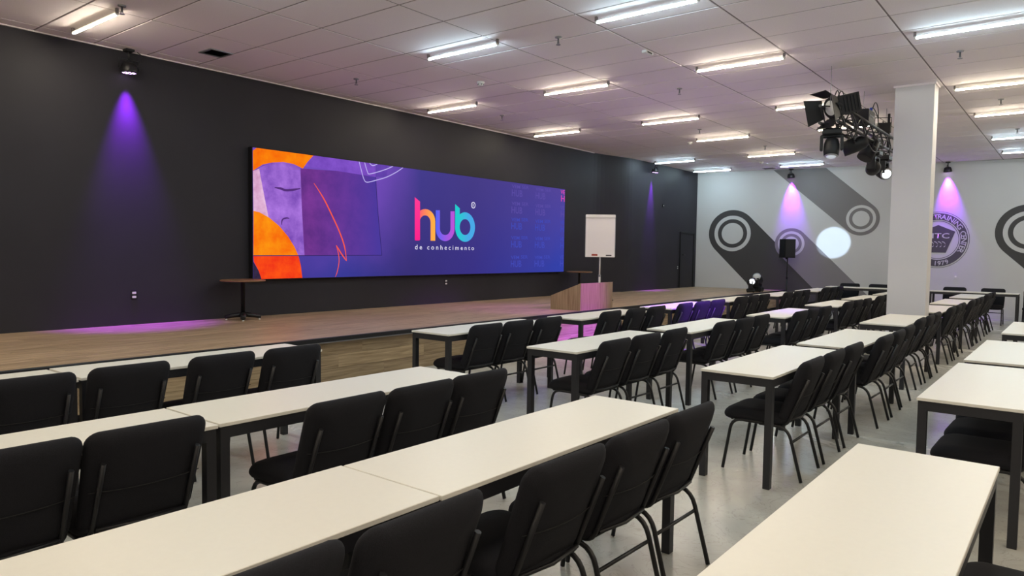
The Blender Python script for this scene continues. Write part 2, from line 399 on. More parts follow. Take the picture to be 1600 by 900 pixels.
m_or = art_mat('print_orange', (246, 104, 12), (255, 142, 14), 4)
shape('artwork', [(0.001,1.553),(0.159,1.658),(0.319,1.703),(0.498,1.729),(0.681,1.716),(0.84,1.666),(0.928,1.779),(1.032,1.89),(0.71,1.9),(0.293,1.9),(0.06,1.9),(0.0,1.838)], m_or, 3)
shape('artwork', [(0.006,0.982),(0.103,0.966),(0.262,0.895),(0.426,0.782),(0.579,0.628),(0.693,0.47),(0.759,0.34),(0.001,0.337)], art_mat('print_amber', (246, 96, 14), (255, 158, 20), 2.6), 3)
shape('artwork', [(0.001,0.337),(0.759,0.34),(0.8,0.197),(0.829,0.0),(0.13,0.0),(0.086,0.119),(0.008,0.25)], art_mat('print_red', (236, 44, 26), (255, 84, 24), 4), 3)
shape('artwork', [(0.0,0.25),(0.086,0.119),(0.13,0.0),(0.0,0.0)], art_mat('print_ink', (36, 28, 50), (62, 50, 80), 6), 4)
def stroke(name, pts, wd, m, layer, taper=True):
    P = [Vector((a, b)) for a, b in pts]
    # Catmull-Rom smoothing
    Q = []
    for i in range(len(P) - 1):
        p0, p1, p2, p3 = P[max(i-1, 0)], P[i], P[i+1], P[min(i+2, len(P)-1)]
        for k in range(6):
            t = k/6; Q.append(0.5*((2*p1) + (p2-p0)*t + (2*p0-5*p1+4*p2-p3)*t*t + (3*p1-p0-3*p2+p3)*t**3))
    Q.append(P[-1]); L = []; Rr = []
    for i, q in enumerate(Q):
        d = (Q[min(i+1, len(Q)-1)] - Q[max(i-1, 0)]); d = d.normalized() if d.length > 0 else Vector((1, 0)); n = Vector((-d.y, d.x))
        h = wd/2 * (min(1, .35 + 3*min(i, len(Q)-1-i)/len(Q)) if taper else 1)
        L.append(q + n*h); Rr.append(q - n*h)
    b = MB(); dpt = .0004*layer; n = len(Q)
    cl = lambda p: (min(max(p.x, 0), SW), -dpt, min(max(p.y, 0), SH))
    b.add([cl(p) for p in L] + [cl(p) for p in Rr], [(i, i+1, n+i+1, n+i) for i in range(n-1)])
    return b.obj(name, m, screen)
m_line = emis('print_scribble', lin(255, 92, 62)); m_wl = emis('print_outline', lin(196, 184, 246)); m_brow = emis('print_shadow_purple', lin(84, 48, 120)); m_fold = emis('print_fold', lin(52, 40, 104))
stroke('brush_line', [(1.038,1.464),(1.215,1.245),(1.372,.997),(1.532,.717),(1.63,.483),(1.67,.258)], .022, m_line, 6)
stroke('brush_line', [(1.67,.258),(1.565,.377),(1.462,.512)], .02, m_line, 6)
stroke('brush_line', [(1.462,.512),(1.507,.376),(1.52,.245),(1.485,.088),(1.447,.004)], .014, m_line, 6)
stroke('outline', [(1.922,1.885),(1.97,1.741),(2.023,1.609),(2.089,1.564),(2.29,1.615),(2.519,1.688),(2.732,1.789),(2.89,1.885)], .014, m_wl, 6, False)
stroke('outline', [(2.035,1.885),(2.097,1.736),(2.155,1.707),(2.472,1.806),(2.66,1.885)], .014, m_wl, 6, False)
stroke('outline', [(2.14,1.885),(2.208,1.85),(2.31,1.885)], .014, m_wl, 6, False)
stroke('eyelid', [(.351,1.343),(.455,1.334),(.539,1.316),(.652,1.33),(.796,1.36)], .035, m_brow, 5)
stroke('nostril', [(.467,.796),(.473,.856),(.496,.887),(.552,.904),(.6,.898)], .022, m_brow, 5)
stroke('paper_fold', [(.001,.337),(.868,.342),(2.419,.354)], .012, m_fold, 5, False)
stroke('paper_fold', [(2.274,1.665),(2.332,1.044),(2.419,.354)], .012, m_fold, 5, False)
# logo letters
shape('letter', [(3.175,1.39),(3.305,1.319),(3.312,.64),(3.293,.623),(3.202,.621),(3.183,.637)], emis('logo_pink', lin(255, 34, 140), 1, lin(255, 60, 150), 'z', .6, 1.4), 8)
shape('letter', [(3.25,1.07),(3.264,1.127),(3.303,1.154),(3.346,1.175),(3.393,1.188),(3.442,1.194),(3.491,1.191),(3.538,1.179),(3.582,1.16),(3.62,1.134),(3.652,1.101),(3.676,1.063),(3.69,1.022),(3.696,.978),(3.7,.626),(3.579,.624),(3.575,.959),(3.571,.986),(3.562,1.011),(3.547,1.033),(3.527,1.052),(3.504,1.067),(3.477,1.076),(3.449,1.08),(3.42,1.079),(3.392,1.072),(3.366,1.06),(3.343,1.044),(3.324,1.023),(3.31,1.0),(3.3,.974)], emis('logo_orange', lin(255, 90, 110), 1, lin(255, 176, 70), 'x', 3.28, 3.64), 7)
shape('letter', [(3.707,1.187),(3.816,1.192),(3.82,.853),(3.824,.829),(3.833,.805),(3.848,.784),(3.867,.766),(3.891,.752),(3.918,.743),(3.947,.739),(3.976,.739),(4.005,.745),(4.032,.756),(4.056,.772),(4.075,.791),(4.09,.813),(4.099,.837),(4.102,.863),(4.099,1.188),(4.211,1.194),(4.215,.866),(4.211,.817),(4.194,.769),(4.168,.726),(4.133,.688),(4.09,.658),(4.041,.637),(3.989,.626),(3.937,.625),(3.885,.634),(3.837,.653),(3.795,.681),(3.76,.716),(3.734,.757),(3.718,.802),(3.712,.85)], emis('logo_violet', lin(86, 100, 246), 1, lin(190, 84, 214), 'x', 3.72, 4.2), 7)
m_cy = emis('logo_cyan', lin(34, 206, 206), 1, lin(74, 170, 232), 'x', 4.3, 4.62)
shape('letter', [(4.226,1.329),(4.353,1.258),(4.358,1.06),(4.36,.75),(4.27,.76),(4.233,.852)], m_cy, 8)
def ringmesh(name, o, i, m, layer, parent=screen):
    d = .0004*layer; n = len(o)
    return MB().add([(a, -d, b) for a, b in o] + [(a, -d, b) for a, b in i], [(k, (k+1) % n, n + (k+1) % n, n + k) for k in range(n)]).obj(name, m, parent)
def circ(cx, cz, r, n=40, rz=None): return [(cx + r*math.cos(2*PI*k/n), cz + (rz or r)*math.sin(2*PI*k/n)) for k in range(n)]
ringmesh('letter', circ(4.514, .906, .284), circ(4.511, .906, .153), m_cy, 7)
m_txt = emis('print_white', lin(226, 222, 246))
ringmesh('registered_mark', circ(4.741, 1.34, .064, 24), circ(4.741, 1.34, .046, 24), m_txt, 8)

def text_mesh(body, size=1.0, spacing=1.0):
    cu = bpy.data.curves.new('t', 'FONT'); cu.body = body; cu.size = size; cu.align_x = 'LEFT'; cu.offset = .010*size; cu.space_character = spacing; cu.resolution_u = 3
    o = bpy.data.objects.new('t', cu); C.objects.link(o)
    bpy.context.view_layer.update()
    me = bpy.data.meshes.new_from_object(o.evaluated_get(bpy.context.evaluated_depsgraph_get()))
    bpy.data.objects.remove(o); bpy.data.curves.remove(cu)
    xs = [v.co.x for v in me.vertices]; ys = [v.co.y for v in me.vertices]
    return me, (min(xs), max(xs), min(ys), max(ys))
def put_text(name, body, m, fn, parent, x0, x1, z0, z1=None, spacing=1.0, clipx=None, offset=0.0):
    """fit the text between x0..x1 (and z0..z1); fn(a, b) -> point in the parent's space"""
    me, (a0, a1, b0, b1) = text_mesh(body, 1.0, spacing)
    sx = (x1 - x0)/(a1 - a0); sz = (z1 - z0)/(b1 - b0) if z1 else sx
    for v in me.vertices:
        a = x0 + (v.co.x - a0)*sx; b = z0 + ((v.co.y - b0)*sz if z1 else v.co.y*sz)
        if clipx is not None: a = min(a, clipx)
        v.co = fn(a, b)
    if offset:                      # heavier strokes: a second, shifted copy inside the same mesh
        pass
    me.materials.clear(); me.materials.append(m)
    o = bpy.data.objects.new(name, me); C.objects.link(o); o.parent = parent; return o
sfn = lambda L: (lambda a, b: (a, -.0004*L, b))
put_text('registered_letter', 'R', m_txt, sfn(8), screen, 4.722, 4.762, 1.313, 1.367)
put_text('logo_caption', 'de conhecimento', m_txt, sfn(8), screen, 3.188, 4.776, .462, .548, spacing=1.55)
m_wm1 = emis('print_watermark_violet', lin(90, 76, 164)); m_wm2 = emis('print_watermark_blue', lin(66, 74, 182)); m_wm3 = emis('print_watermark_magenta', lin(226, 74, 178))
for r, z in enumerate((1.60, 1.245, .91, .53, .12)):
    mm = m_wm1 if r < 2 else m_wm2
    for ci, x0 in enumerate((5.72, 6.55, 7.42)):
        if ci < 2:
            put_text('watermark', 'VEM', mm, sfn(4), screen, x0 + .22, x0 + .50, z + .17, z + .24)
            put_text('watermark', 'SER', mm, sfn(4), screen, x0 + .56, x0 + .80, z + .18, z + .25)
            put_text('watermark', 'HUB', mm, sfn(4), screen, x0 + .22, x0 + .58, z, z + .14)
        else:
            m3 = m_wm3 if r == 0 else mm
            put_text('watermark', 'VE', m3, sfn(4), screen, 7.72, 7.885, z + .17, z + .26)
            put_text('watermark', 'H', m3, sfn(4), screen, 7.74, 7.88, z, z + .14)

# ================================================================== BACK-WALL MURAL (paint on the wall)
M_p_dark = mat('mural_charcoal', (0.036, 0.035, 0.038), 0.6); M_p_mid = mat('mural_mid_grey', (0.19, 0.18, 0.195), 0.6); M_p_light = mat('mural_light_grey', (0.165, 0.158, 0.162), 0.6)
M_p_line = mat('mural_badge_charcoal', (0.060, 0.055, 0.066), 0.6)
def clip_poly(poly, axis, val, keep_less):
    out = []
    for i in range(len(poly)):
        p, q = poly[i], poly[(i+1) % len(poly)]
        ip = (p[axis] <= val) == keep_less; iq = (q[axis] <= val) == keep_less
        if ip: out.append(p)
        if ip != iq:
            t = (val - p[axis])/(q[axis] - p[axis]); out.append((p[0] + (q[0]-p[0])*t, p[1] + (q[1]-p[1])*t))
    return out
def paint(name, poly, m, d):
    # the wall runs with y decreasing to the right
    return MB().prism(poly, bwp, d - .0008, d).obj(name, m, wall_back)
def pill(c, r, dirn, length, m, d, zlo=0.0, zhi=HC - .003):
    dx = Vector(dirn).normalized(); n = Vector((-dx.y, dx.x)); c = Vector(c)
    a0 = math.atan2(n.y, n.x)
    pts = [tuple(c + Vector((math.cos(a0 + PI*k/28), math.sin(a0 + PI*k/28)))*r) for k in range(29)]
    e = c + dx*length
    pts += [tuple(e - n*r), tuple(e + n*r)]
    pts = clip_poly(pts, 1, zlo, False); pts = clip_poly(pts, 1, zhi, True)
    return paint('painted_stripe', pts, m, d)
def rings(c, r, m, d, k=(.76, .61, .45)):
    paint('painted_disc', circ(*c, r*k[0], 48), M_white, d + .001); paint('painted_disc', circ(*c, r*k[1], 48), m, d + .002); paint('painted_disc', circ(*c, r*k[2], 48), M_white, d + .003)
cA, cB, cC, cD = (8.13, 2.15), (6.49, 1.86), (4.74, 2.55), (1.06, 2.18)
pill(cA, .69, (-.70, -.715), 5.0, M_p_dark, .001); rings(cA, .69, M_p_dark, .001)
pill(cB, .44, (-.70, -.71), 5.0, M_p_mid, .005); rings(cB, .44, M_p_mid, .005, (.80, .64, .46))
pill(cC, .455, (.75, .66), 5.0, M_p_light, .009); rings(cC, .455, M_p_light, .009, (.80, .64, .46))
pill(cD, .68, (-.72, -.69), 6.0, M_p_dark, .001); rings(cD, .68, M_p_dark, .001)
# round badge
bc = (2.945, 1.985); BR = .69
def wring(ro, ri, m, d, n=64):
    o = [bwp(bc[0] + ro*math.cos(2*PI*k/n), bc[1] + ro*1.05*math.sin(2*PI*k/n), d) for k in range(n)]
    i = [bwp(bc[0] + ri*math.cos(2*PI*k/n), bc[1] + ri*1.05*math.sin(2*PI*k/n), d) for k in range(n)]
    return MB().add(o + i, [(k, (k+1) % n, n + (k+1) % n, n + k) for k in range(n)]).obj('badge_ring', m, wall_back)
wring(BR, BR*.985, M_p_line, .002); wring(BR*.945, BR*.71, M_p_line, .002); wring(BR*.675, BR*.655, M_p_line, .002)
S = BR/275.0
kst = [(0, 145), (150, 80), (75, -125), (-75, -125), (-150, 80)]
paint('badge_shield', [(bc[0] - a*S, bc[1] + b*S*1.05) for a, b in kst], M_p_line, .002)
bfn = lambda a, b: bwp(bc[0] - a, bc[1] + b, .004)
put_text('badge_letters', 'HTC', M_white, bfn, wall_back, -100*S, 100*S, 15*S, 68*S)
for k in range(4):           # scroll ornament under the letters
    cx = (-66 + 34*k)*S + 10*S
    pts = [(cx + 22*S*math.sin(t*1.0)*1.0 + 18*S*(t/PI - .5), -45*S + 26*S*math.cos(t)) for t in [PI*j/12 for j in range(13)]]
    b = MB(); n = len(pts); h = 4*S
    b.add([bfn(a, q + h) for a, q in pts] + [bfn(a, q - h) for a, q in pts], [(i, i+1, n+i+1, n+i) for i in range(n-1)]); b.obj('badge_scroll', M_white, wall_back)
def arc_text(body, r, a0, a1, size, inward=False):
    for i, ch in enumerate(body):
        if ch == ' ': continue
        t = math.radians(a0 + (a1 - a0)*i/(len(body) - 1))
        me, (x0, x1, y0, y1) = text_mesh(ch, size)
        cx = (x0 + x1)/2
        for v in me.vertices:
            lx, ly = v.co.x - cx, v.co.y - (size*.36)
            if not inward: u = (math.sin(t), math.cos(t)); rad = (lx*math.cos(t) + ly*math.sin(t), -lx*math.sin(t) + ly*math.cos(t))
            else: u = (math.sin(t), math.cos(t)); t2 = t - PI; rad = (lx*math.cos(t2) + ly*math.sin(t2), -lx*math.sin(t2) + ly*math.cos(t2))
            v.co = bfn(r*u[0] + rad[0], r*u[1]*1.05 + rad[1])
        me.materials.clear(); me.materials.append(M_white)
        o = bpy.data.objects.new('badge_letter', me); C.objects.link(o); o.parent = wall_back
arc_text('TRAINING CENTER', BR*.825, -6, 118, .175)
arc_text('E 1979', BR*.83, 200, 158, .16, True)

# ================================================================== FURNITURE
# ---- table prototype
TL, TW, TH = 1.73, 0.50, 0.75
def make_table():
    t = thing('training_table', 'x', 'table')
    MB().box((0, 0, TH - .018), (TL, TW, TH), .002).obj('tabletop', M_top, t)
    g, q = .006, .045
    for px, py in ((g, g), (TL - g - q, g), (g, TW - g - q), (TL - g - q, TW - g - q)):
        MB().box((px, py, 0.0), (px + q, py + q, TH - .018), .003).obj('leg', M_table_metal, t)
    for a, b in (((g + q, g), (TL - g - q, g + .03)), ((g + q, TW - g - .03), (TL - g - q, TW - g)), ((g, g + q), (g + .03, TW - g - q)), ((TL - g - .03, g + q), (TL - g, TW - g - q))):
        MB().box((a[0], a[1], TH - .073), (b[0], b[1], TH - .018), .002).obj('rail', M_table_metal, t)
    return t
# ---- chair prototype: origin on the floor below the table edge, faces +y
def cushion(w_, h_, t_, r_, bulge, n_c=7, s0=.84, r_bot=None):
    """rounded-rectangle pillow in the x/z plane, thickness along y"""
    out = []
    rb = r_ if r_bot is None else r_bot
    for cx, cz, a, rr in ((w_/2 - r_, h_/2 - r_, 0, r_), (-w_/2 + r_, h_/2 - r_, 90, r_), (-w_/2 + rb, -h_/2 + rb, 180, rb), (w_/2 - rb, -h_/2 + rb, 270, rb)):
        for k in range(n_c): t = math.radians(a + 90*k/(n_c - 1)); out.append((cx + rr*math.cos(t), cz + rr*math.sin(t)))
    n = len(out); lay = []
    ss = [.35, .65, s0] + [s0 + (1 - s0)*math.sin(q) for q in (PI*.17, PI*.31, PI*.42)] + [1.0]
    def dep(s): return (t_/2)*math.sqrt(max(0, 1 - max(0, (s - s0)/(1 - s0))**2)) + bulge*(1 - s*s)
    rows = [(s, dep(s)) for s in ss] + [(s, -dep(s)*.9) for s in reversed(ss[:-1])]
    vs = []; fs = []
    for s, d in rows:
        # inset by a near-constant distance so the rounded rim keeps one width
        for a, b in out:
            k = min(w_, h_)/2*(1 - s); fx = (w_/2 - k)/(w_/2); fz = (h_/2 - k)/(h_/2); vs.append((a*fx, d, b*fz))
    for i in range(len(rows) - 1):
        for k in range(n): j = (k+1) % n; fs.append((i*n+k, i*n+j, (i+1)*n+j, (i+1)*n+k))
    fs.append(tuple(reversed(range(n)))); fs.append(tuple(range((len(rows)-1)*n, len(rows)*n)))
    return vs, fs
def make_chair():
    t = thing('banquet_chair', 'x', 'chair')
    # seat: cushion laid flat, waterfall front
    vs, fs = cushion(.465, .46, .092, .075, .010, s0=.78)
    vs = [(x, .228 + z, .408 + y*(1.0) - (.012*max(0, (z - .12)/.11)**2 if z > .12 else 0)) for x, y, z in vs]
    MB().add(vs, fs, True).obj('seat', M_fabric, t)
    # backrest, raked and slightly wrapped
    vs, fs = cushion(.484, .455, .066, .062, .010, r_bot=.04, s0=.80)
    ang = math.radians(19.5)
    def bk(x, y, z):
        x *= 1 - .05*(.5 - z/.455)
        y += .030*(x/.24)**2
        return (x, -.052 + y*math.cos(ang) - z*math.sin(ang), .606 + z*math.cos(ang) + y*math.sin(ang))
    b = MB().add([bk(*v) for v in vs], fs, True).obj('backrest', M_fabric, t)
    MB().tube([bk(-.225 + .45*k/12, -.0395 - .002, -.02) for k in range(13)], .0022, 5).obj('seam', M_seam, b)
    for s in (-1, 1):
        x = .212*s
        MB().tube(bend((x, .17, .372), (x, .385, .372), (x*1.02, .442, 0.006), .075), .0115, 8).obj('leg', M_black, t)
        MB().tube(bend((x, .19, .366), (x, -.005, .366), (x*1.02, -.103, 0.006), .085), .0115, 8).obj('leg', M_black, t)
        xs = .188*s
        up = bend((xs, .12, .378), (xs, .012, .372), bk(xs, -.050, .115), .05)
        MB().tube(up, .0105, 6, flat=1.2).obj('back_upright', M_black, t)
    MB().tube([(-.21, .385, .372), (.21, .385, .372)], .010, 6).obj('seat_rail', M_black, t)
    MB().tube([(-.188, .02, .392), (.188, .02, .392)], .011, 6).obj('seat_rail', M_black, t)
    MB().tube([bk(-.188, -.046, -.195), bk(0, -.046, -.195), bk(.188, -.046, -.195)], .009, 6).obj('back_crossbar', M_black, t)
    MB().tube([(-.214, -.028, .262), (.214, -.028, .262)], .009, 6).obj('stretcher', M_black, t)
    return t
ORD = ['first', 'second', 'third', 'fourth', 'fifth', 'sixth', 'seventh', 'eighth']
ROWN = ['row nearest the stage', 'second row from the stage', 'third row from the stage', 'row farthest from the stage']
CH3 = ['left', 'middle', 'right']
rows = [
 [(-.04, 5.11), (1.715, 5.14), (4.87, 5.13), (7.08, 5.08), (9.38, 5.06), (11.62, 5.09), (13.95, 5.04), (16.5, 5.02)],
 [(-.072, 3.485), (1.672, 3.495), (4.73, 3.6), (6.745, 3.55), (9.22, 3.41), (11.84, 3.44), (14.06, 3.44), (16.28, 3.38)],
 [(-.092, 2.093), (1.644, 2.085), (4.665, 2.035), (6.61, 1.978), (9.245, 2.05), (11.80, 2.04), (14.06, 2.02), (16.53, 2.04)],
 [(1.535, .712), (4.57, .70), (6.52, .69), (9.15, .64)]]
chairs = {(0,0): [None, .80, 1.385], (0,1): [1.935, 2.535, 3.08], (0,2): [5.32, 5.84, 6.37], (0,3): [7.62, 8.25, 8.80], (0,4): [9.68, 10.25, 10.85],
 (1,0): [None, .85, 1.335], (1,1): [2.205, 2.70, 3.19], (1,2): [5.16, 5.71, 6.31], (1,3): [7.42, 7.95, 8.52],
 (2,0): [None, .89, 1.40], (2,1): [2.10, 2.625, 3.12], (2,2): [5.17, 5.73, 6.31], (2,3): [7.2, 7.78, 8.36],
 (3,0): [None, 2.27, 2.83], (3,1): [4.95, 5.53, 6.1], (3,2): [6.85, 7.4, 7.98], (3,3): [None, None, None]}
pulls = {(3,0): .36, (2,0): .085, (2,1): .085, (1,0): -.045, (1,1): .14, (0,1): .065, (0,0): .06, (1,2): .01}
table0 = make_table(); chair0 = make_chair(); used = {'t': False, 'c': False}
def put(proto, key, loc, rz, label, group):
    if not used[key]:
        used[key] = True; proto.location = loc; proto.rotation_euler = (0, 0, rz); proto['label'] = label; proto['group'] = group; return proto
    return dup(proto, loc, rz, label, group)
for r, row in enumerate(rows):
    for k, (xl, ys) in enumerate(row):
        put(table0, 't', (xl, ys - TW, 0), 0, 'white-topped black table, %s from the left in the %s' % (ORD[k], ROWN[r]), 'white training tables in rows')
        xs = chairs.get((r, k), [xl + .30, xl + .88, xl + 1.45])
        for q, xc in enumerate(xs):
            if xc is None: continue
            pull = pulls.get((r, k), 0.0)
            put(chair0, 'c', (xc, ys - TW - pull + random.uniform(-.012, .012), 0), math.radians(random.uniform(-1.5, 1.5)),
                'black chair, %s of three, at %s table from left, %s' % (CH3[q], ORD[k], ROWN[r]), 'black stacking chairs at the rows of tables')
# back row, turned across the room
for y0, lab in ((5.12, 'white-topped table by the mural wall, left of the column'), (2.80, 'white-topped table by the mural wall, right of the column')):
    put(table0, 't', (19.32, y0, 0), -PI/2, lab, 'white training tables in rows')
for yc, lab in ((4.71, 'black chair against the mural wall, leftmost of the back row'), (4.02, 'black chair against the mural wall, half hidden by the column'), (2.37, 'black chair against the mural wall, just right of the column'), (1.60, 'black chair against the mural wall, at the right end of the back table'), (.78, 'black chair at the right edge, beyond the back table end')):
    put(chair0, 'c', (19.98, yc, 0), PI/2, lab, 'black stacking chairs at the mural wall')

# ---- bistro tables
def make_bistro():
    t = thing('bistro_table', 'x', 'table')
    MB().lathe([(.28, 0), (.297, .006), (.30, .014), (.297, .022), (.28, .026)], 40, (0, 0, .533)).obj('tabletop', M_walnut, t)
    MB().lathe([(.028, .05), (.028, .525), (.06, .527), (.06, .533)], 20).obj('column', M_black, t)
    for k in range(4):
        a = PI/4 + k*PI/2 + .25; c, s = math.cos(a), math.sin(a)
        f = MB().tube([(c*.02, s*.02, .075), (c*.12, s*.12, .062), (c*.235, s*.235, .04)], [.046, .042, .034], 8, flat=.75).obj('foot', M_black, t)
        MB().lathe([(.012, 0), (.014, .004), (.012, .02)], 12, (c*.215, s*.215, 0.0)).obj('glide', M_wplast, f)
    return t
bist = make_bistro(); bist.location = (5.42, 9.08, ZS); bist['label'] = 'round walnut pedestal table with four-footed base, below screen left end'; bist['group'] = 'round pedestal tables on the stage'
dup(bist, (13.9, 9.08, ZS), .4, 'round walnut pedestal table behind the wooden wedge cabinet')

# ---- wedge-shaped monitor cabinet
wx0, wx1, wy0, wy1 = 10.27, 11.33, 6.675, 7.30
wedge = thing('wedge_cabinet', 'sloping oak wedge cabinet at the stage edge, its front lit pink', 'cabinet', (wx0, wy0, ZS))
LX, LY, hf, hb = wx1 - wx0, wy1 - wy0, .472, .235
side = [(0, 0), (LY, 0), (LY, hb), (0, hf)]
for s0_, s1_ in ((0, .018), (LX - .018, LX)):
    MB().prism(side, lambda a, b, d: (d, a, b), s0_, s1_).obj('side_panel', M_cab, wedge)
MB().box((.018, 0, 0), (LX - .018, .018, hf - .004)).obj('front_panel', M_cab, wedge)
MB().box((.018, LY - .018, 0), (LX - .018, LY, hb)).obj('rear_panel', M_cab, wedge)
sl = (hb - hf)/LY
MB().prism([(.018, hf - .05 + sl*.018), (LY - .018, hb - .05), (LY - .018, hb - .035), (.018, hf - .035 + sl*.018)], lambda a, b, d: (d, a, b), .018, LX - .018).obj('sloped_panel', M_plast, wedge)

# ---- flipchart
fx, fy = 12.70, 7.80
ang = math.atan2(fy, fx)            # faces the tables
flip = thing('flipchart', 'white flipchart board on a grey telescopic post behind the wedge cabinet', 'flipchart', (fx, fy, ZS), ang - PI/2)
MB().tube([(0, .02, .05), (0, .02, .52)], .022, 14).obj('lower_post', M_wplast, flip)
MB().tube([(0, .02, .50), (0, .02, .98)], .016, 14).obj('upper_post', M_wplast, flip)
MB().lathe([(.024, -.02), (.027, -.015), (.027, .015), (.024, .02)], 14, (0, .02, .52)).obj('clamp_collar', M_steel, flip)
for k in range(5):
    a = 2*PI*k/5 + .3; MB().tube([(0, .02, .07), (.16*math.cos(a), .02 + .16*math.sin(a), .055), (.30*math.cos(a), .02 + .30*math.sin(a), .03)], [.02, .017, .012], 8).obj('base_leg', M_steel, flip)
    MB().lathe([(.016, 0), (.018, .008), (.016, .02)], 10, (.29*math.cos(a), .02 + .29*math.sin(a), .0)).obj('caster', M_plast, flip)
tl = math.radians(4)
def fb(x, d, z): return (x, d + (z - 1.3)*math.sin(tl) - .02, z)
def tilt_box(a, b, bev=0):
    m = MB().box(a, b, bev); m.v = [fb(*p) for p in m.v]; return m
M_board = mat('whiteboard', (0.78, 0.76, 0.77), 0.35)
tilt_box((-.30, -.012, .92), (.30, .012, 1.78), .004).obj('board', M_board, flip)
tilt_box((-.302, -.03, 1.715), (.302, .016, 1.775), .006).obj('paper_clamp', M_wplast, flip)
tilt_box((-.30, -.07, .905), (.30, -.01, .93), .004).obj('pen_tray', M_wplast, flip)
for x in (-.302, .302): tilt_box((x - .006, -.014, .92), (x + .006, .014, 1.78)).obj('board_edge', M_steel, flip)
def on_flip(name, label, cat, a, b, m, bev=.004):
    o = tilt_box(a, b, bev).obj(name, m); o.location = flip.location; o.rotation_euler = flip.rotation_euler; return tag(o, label, cat)
on_flip('board_eraser', 'small red eraser lying on the flipchart tray', 'eraser', (-.17, -.06, .931), (-.05, -.018, .968), mat('red_felt', (.35, .05, .03), .8))
on_flip('marker_pen', 'black marker pen lying on the flipchart tray', 'marker', (.12, -.06, .931), (.235, -.035, .955), M_plast)

# ---- wall outlets
def outlet(p, n, label, up=True):
    o = thing('wall_outlet', label, 'outlet', p, n, 'wall outlets')
    MB().box((-.038, -.006, -.06), (.038, 0, .06), .003).obj('plate', M_plast, o)
    for z in (-.026, .026): MB().box((-.024, -.010, z - .014), (.024, -.005, z + .014), .003).obj('socket', M_wplast, o)
outlet((4.12, YW, .915), 0, 'black double outlet on the charcoal wall under the purple beam')
outlet((9.84, YW, .93), 0, 'black double outlet on the charcoal wall below the screen')
outlet((15.43, YW, .93), 0, 'black double outlet on the charcoal wall behind the flipchart')
outlet((19.26, YW2, 1.13), 0, 'black double outlet beside the dark door on the charcoal wall')
o = thing('wall_outlet', 'pale outlet on the mural wall below the round badge', 'outlet', bwp(2.52, 1.05), -math.atan(1/.13), 'wall outlets')
MB().box((-.04, -.006, -.06), (.04, 0, .06), .003).obj('plate', M_white, o); MB().box((-.02, -.009, -.02), (.02, -.005, .02), .002).obj('socket', M_wplast, o)
o = thing('wall_sensor', 'tiny white sensor high on the charcoal wall near the door', 'sensor', (18.25, YW2, 2.86))
MB().box((-.025, -.02, -.04), (.025, 0, .04), .006).obj('housing', M_plast, o); MB().lathe([(.014, 0), (.014, .006)], 12, (0, -.026, 0), 'y').obj('lens', M_wplast, o)

# ================================================================== CEILING FITTINGS
COOL, WARM = (0.66, 0.90, 1.0), (1.0, 0.88, 0.69)
def tube_mats(c, n):
    m = mat('tube_' + n, (.9, .9, .9), .3, emit=c, es=TUBE_POWER); return m
MT = {'cool': tube_mats(COOL, 'cool'), 'warm': tube_mats(WARM, 'warm')}
ME = {'cool': mat('tube_edge_cool', (.9, .9, .9), .3, emit=COOL, es=TUBE_POWER*.02), 'warm': mat('tube_edge_warm', (.9, .9, .9), .3, emit=(1.0, .86, .52), es=TUBE_POWER*.02)}
tube_parts = {}
def tube_light(x, y1, kind, label):
    t = thing('tube_light', label, 'tube light', (x, y1 - .555, HC), 0, 'ceiling tube lights')
    if kind not in tube_parts:
        L, r, zc, n = 1.09, .016, -.056, 16
        d, h, ed = MB(), MB(), MB()
        for k in range(n):
            a0, a1 = 2*PI*k/n, 2*PI*(k+1)/n
            q = [(r*math.cos(a), y, zc + r*math.sin(a)) for a in (a0, a1) for y in (-L/2, L/2)]
            sn = math.sin((a0+a1)/2); (h if sn > .75 else ed if sn > -.25 else d).add(q, [(0, 1, 3, 2)], True)
        cap = MB().lathe([(.017, -.012), (.017, .012)], 12, (0, 0, zc), 'y').mesh('end_cap', M_wplast)
        hold = MB().box((-.014, -.02, zc), (.014, .004, 0), .002).mesh('lamp_holder', M_grid)
        tube_parts[kind] = (d.mesh('diffuser', MT[kind]), h.mesh('tube_back', M_wplast), cap, hold, ed.mesh('diffuser_edge', ME[kind]))
    d, h, cap, hold, ed = tube_parts[kind]
    for me, nm in ((d, 'diffuser'), (h, 'tube_back'), (ed, 'diffuser_edge')): o = bpy.data.objects.new(nm, me); C.objects.link(o); o.parent = t
    for s in (-1, 1):
        o = bpy.data.objects.new('end_cap', cap); C.objects.link(o); o.parent = t; o.location = (0, s*.555, 0)
        o = bpy.data.objects.new('lamp_holder', hold); C.objects.link(o); o.parent = t; o.location = (0, s*.565, 0); o.rotation_euler = (0, 0, 0 if s > 0 else PI)
LX_ = [3.285, 6.385, 8.84, 11.90, 14.29, 17.23, 19.62]
LY_ = [8.94, 6.46, 4.02, 1.52, -.95, -3.45]
off = {(1, 0), (4, 0), (5, 2), (6, 2)}
coolset = {(1, 1), (1, 2), (2, 3), (5, 0), (6, 0), (6, 1), (5, 3), (6, 3), (0, 1), (0, 2), (1, 3)}
for i, x in enumerate([-2.1, .65] + LX_):
    for j, y in enumerate(LY_):
        ii = i - 2
        if (ii, j) in off: continue
        kind = 'cool' if (ii, j) in coolset else 'warm'
        if ii < 0: lab = '%s white ceiling tube behind the camera, line %s, %s from the charcoal wall' % (kind, ORD[i], ORD[j])
        else: lab = '%s white ceiling tube, %s from the charcoal wall, %s line into the room' % (kind, ORD[j], ORD[ii])
        tube_light(x, y, kind, lab)
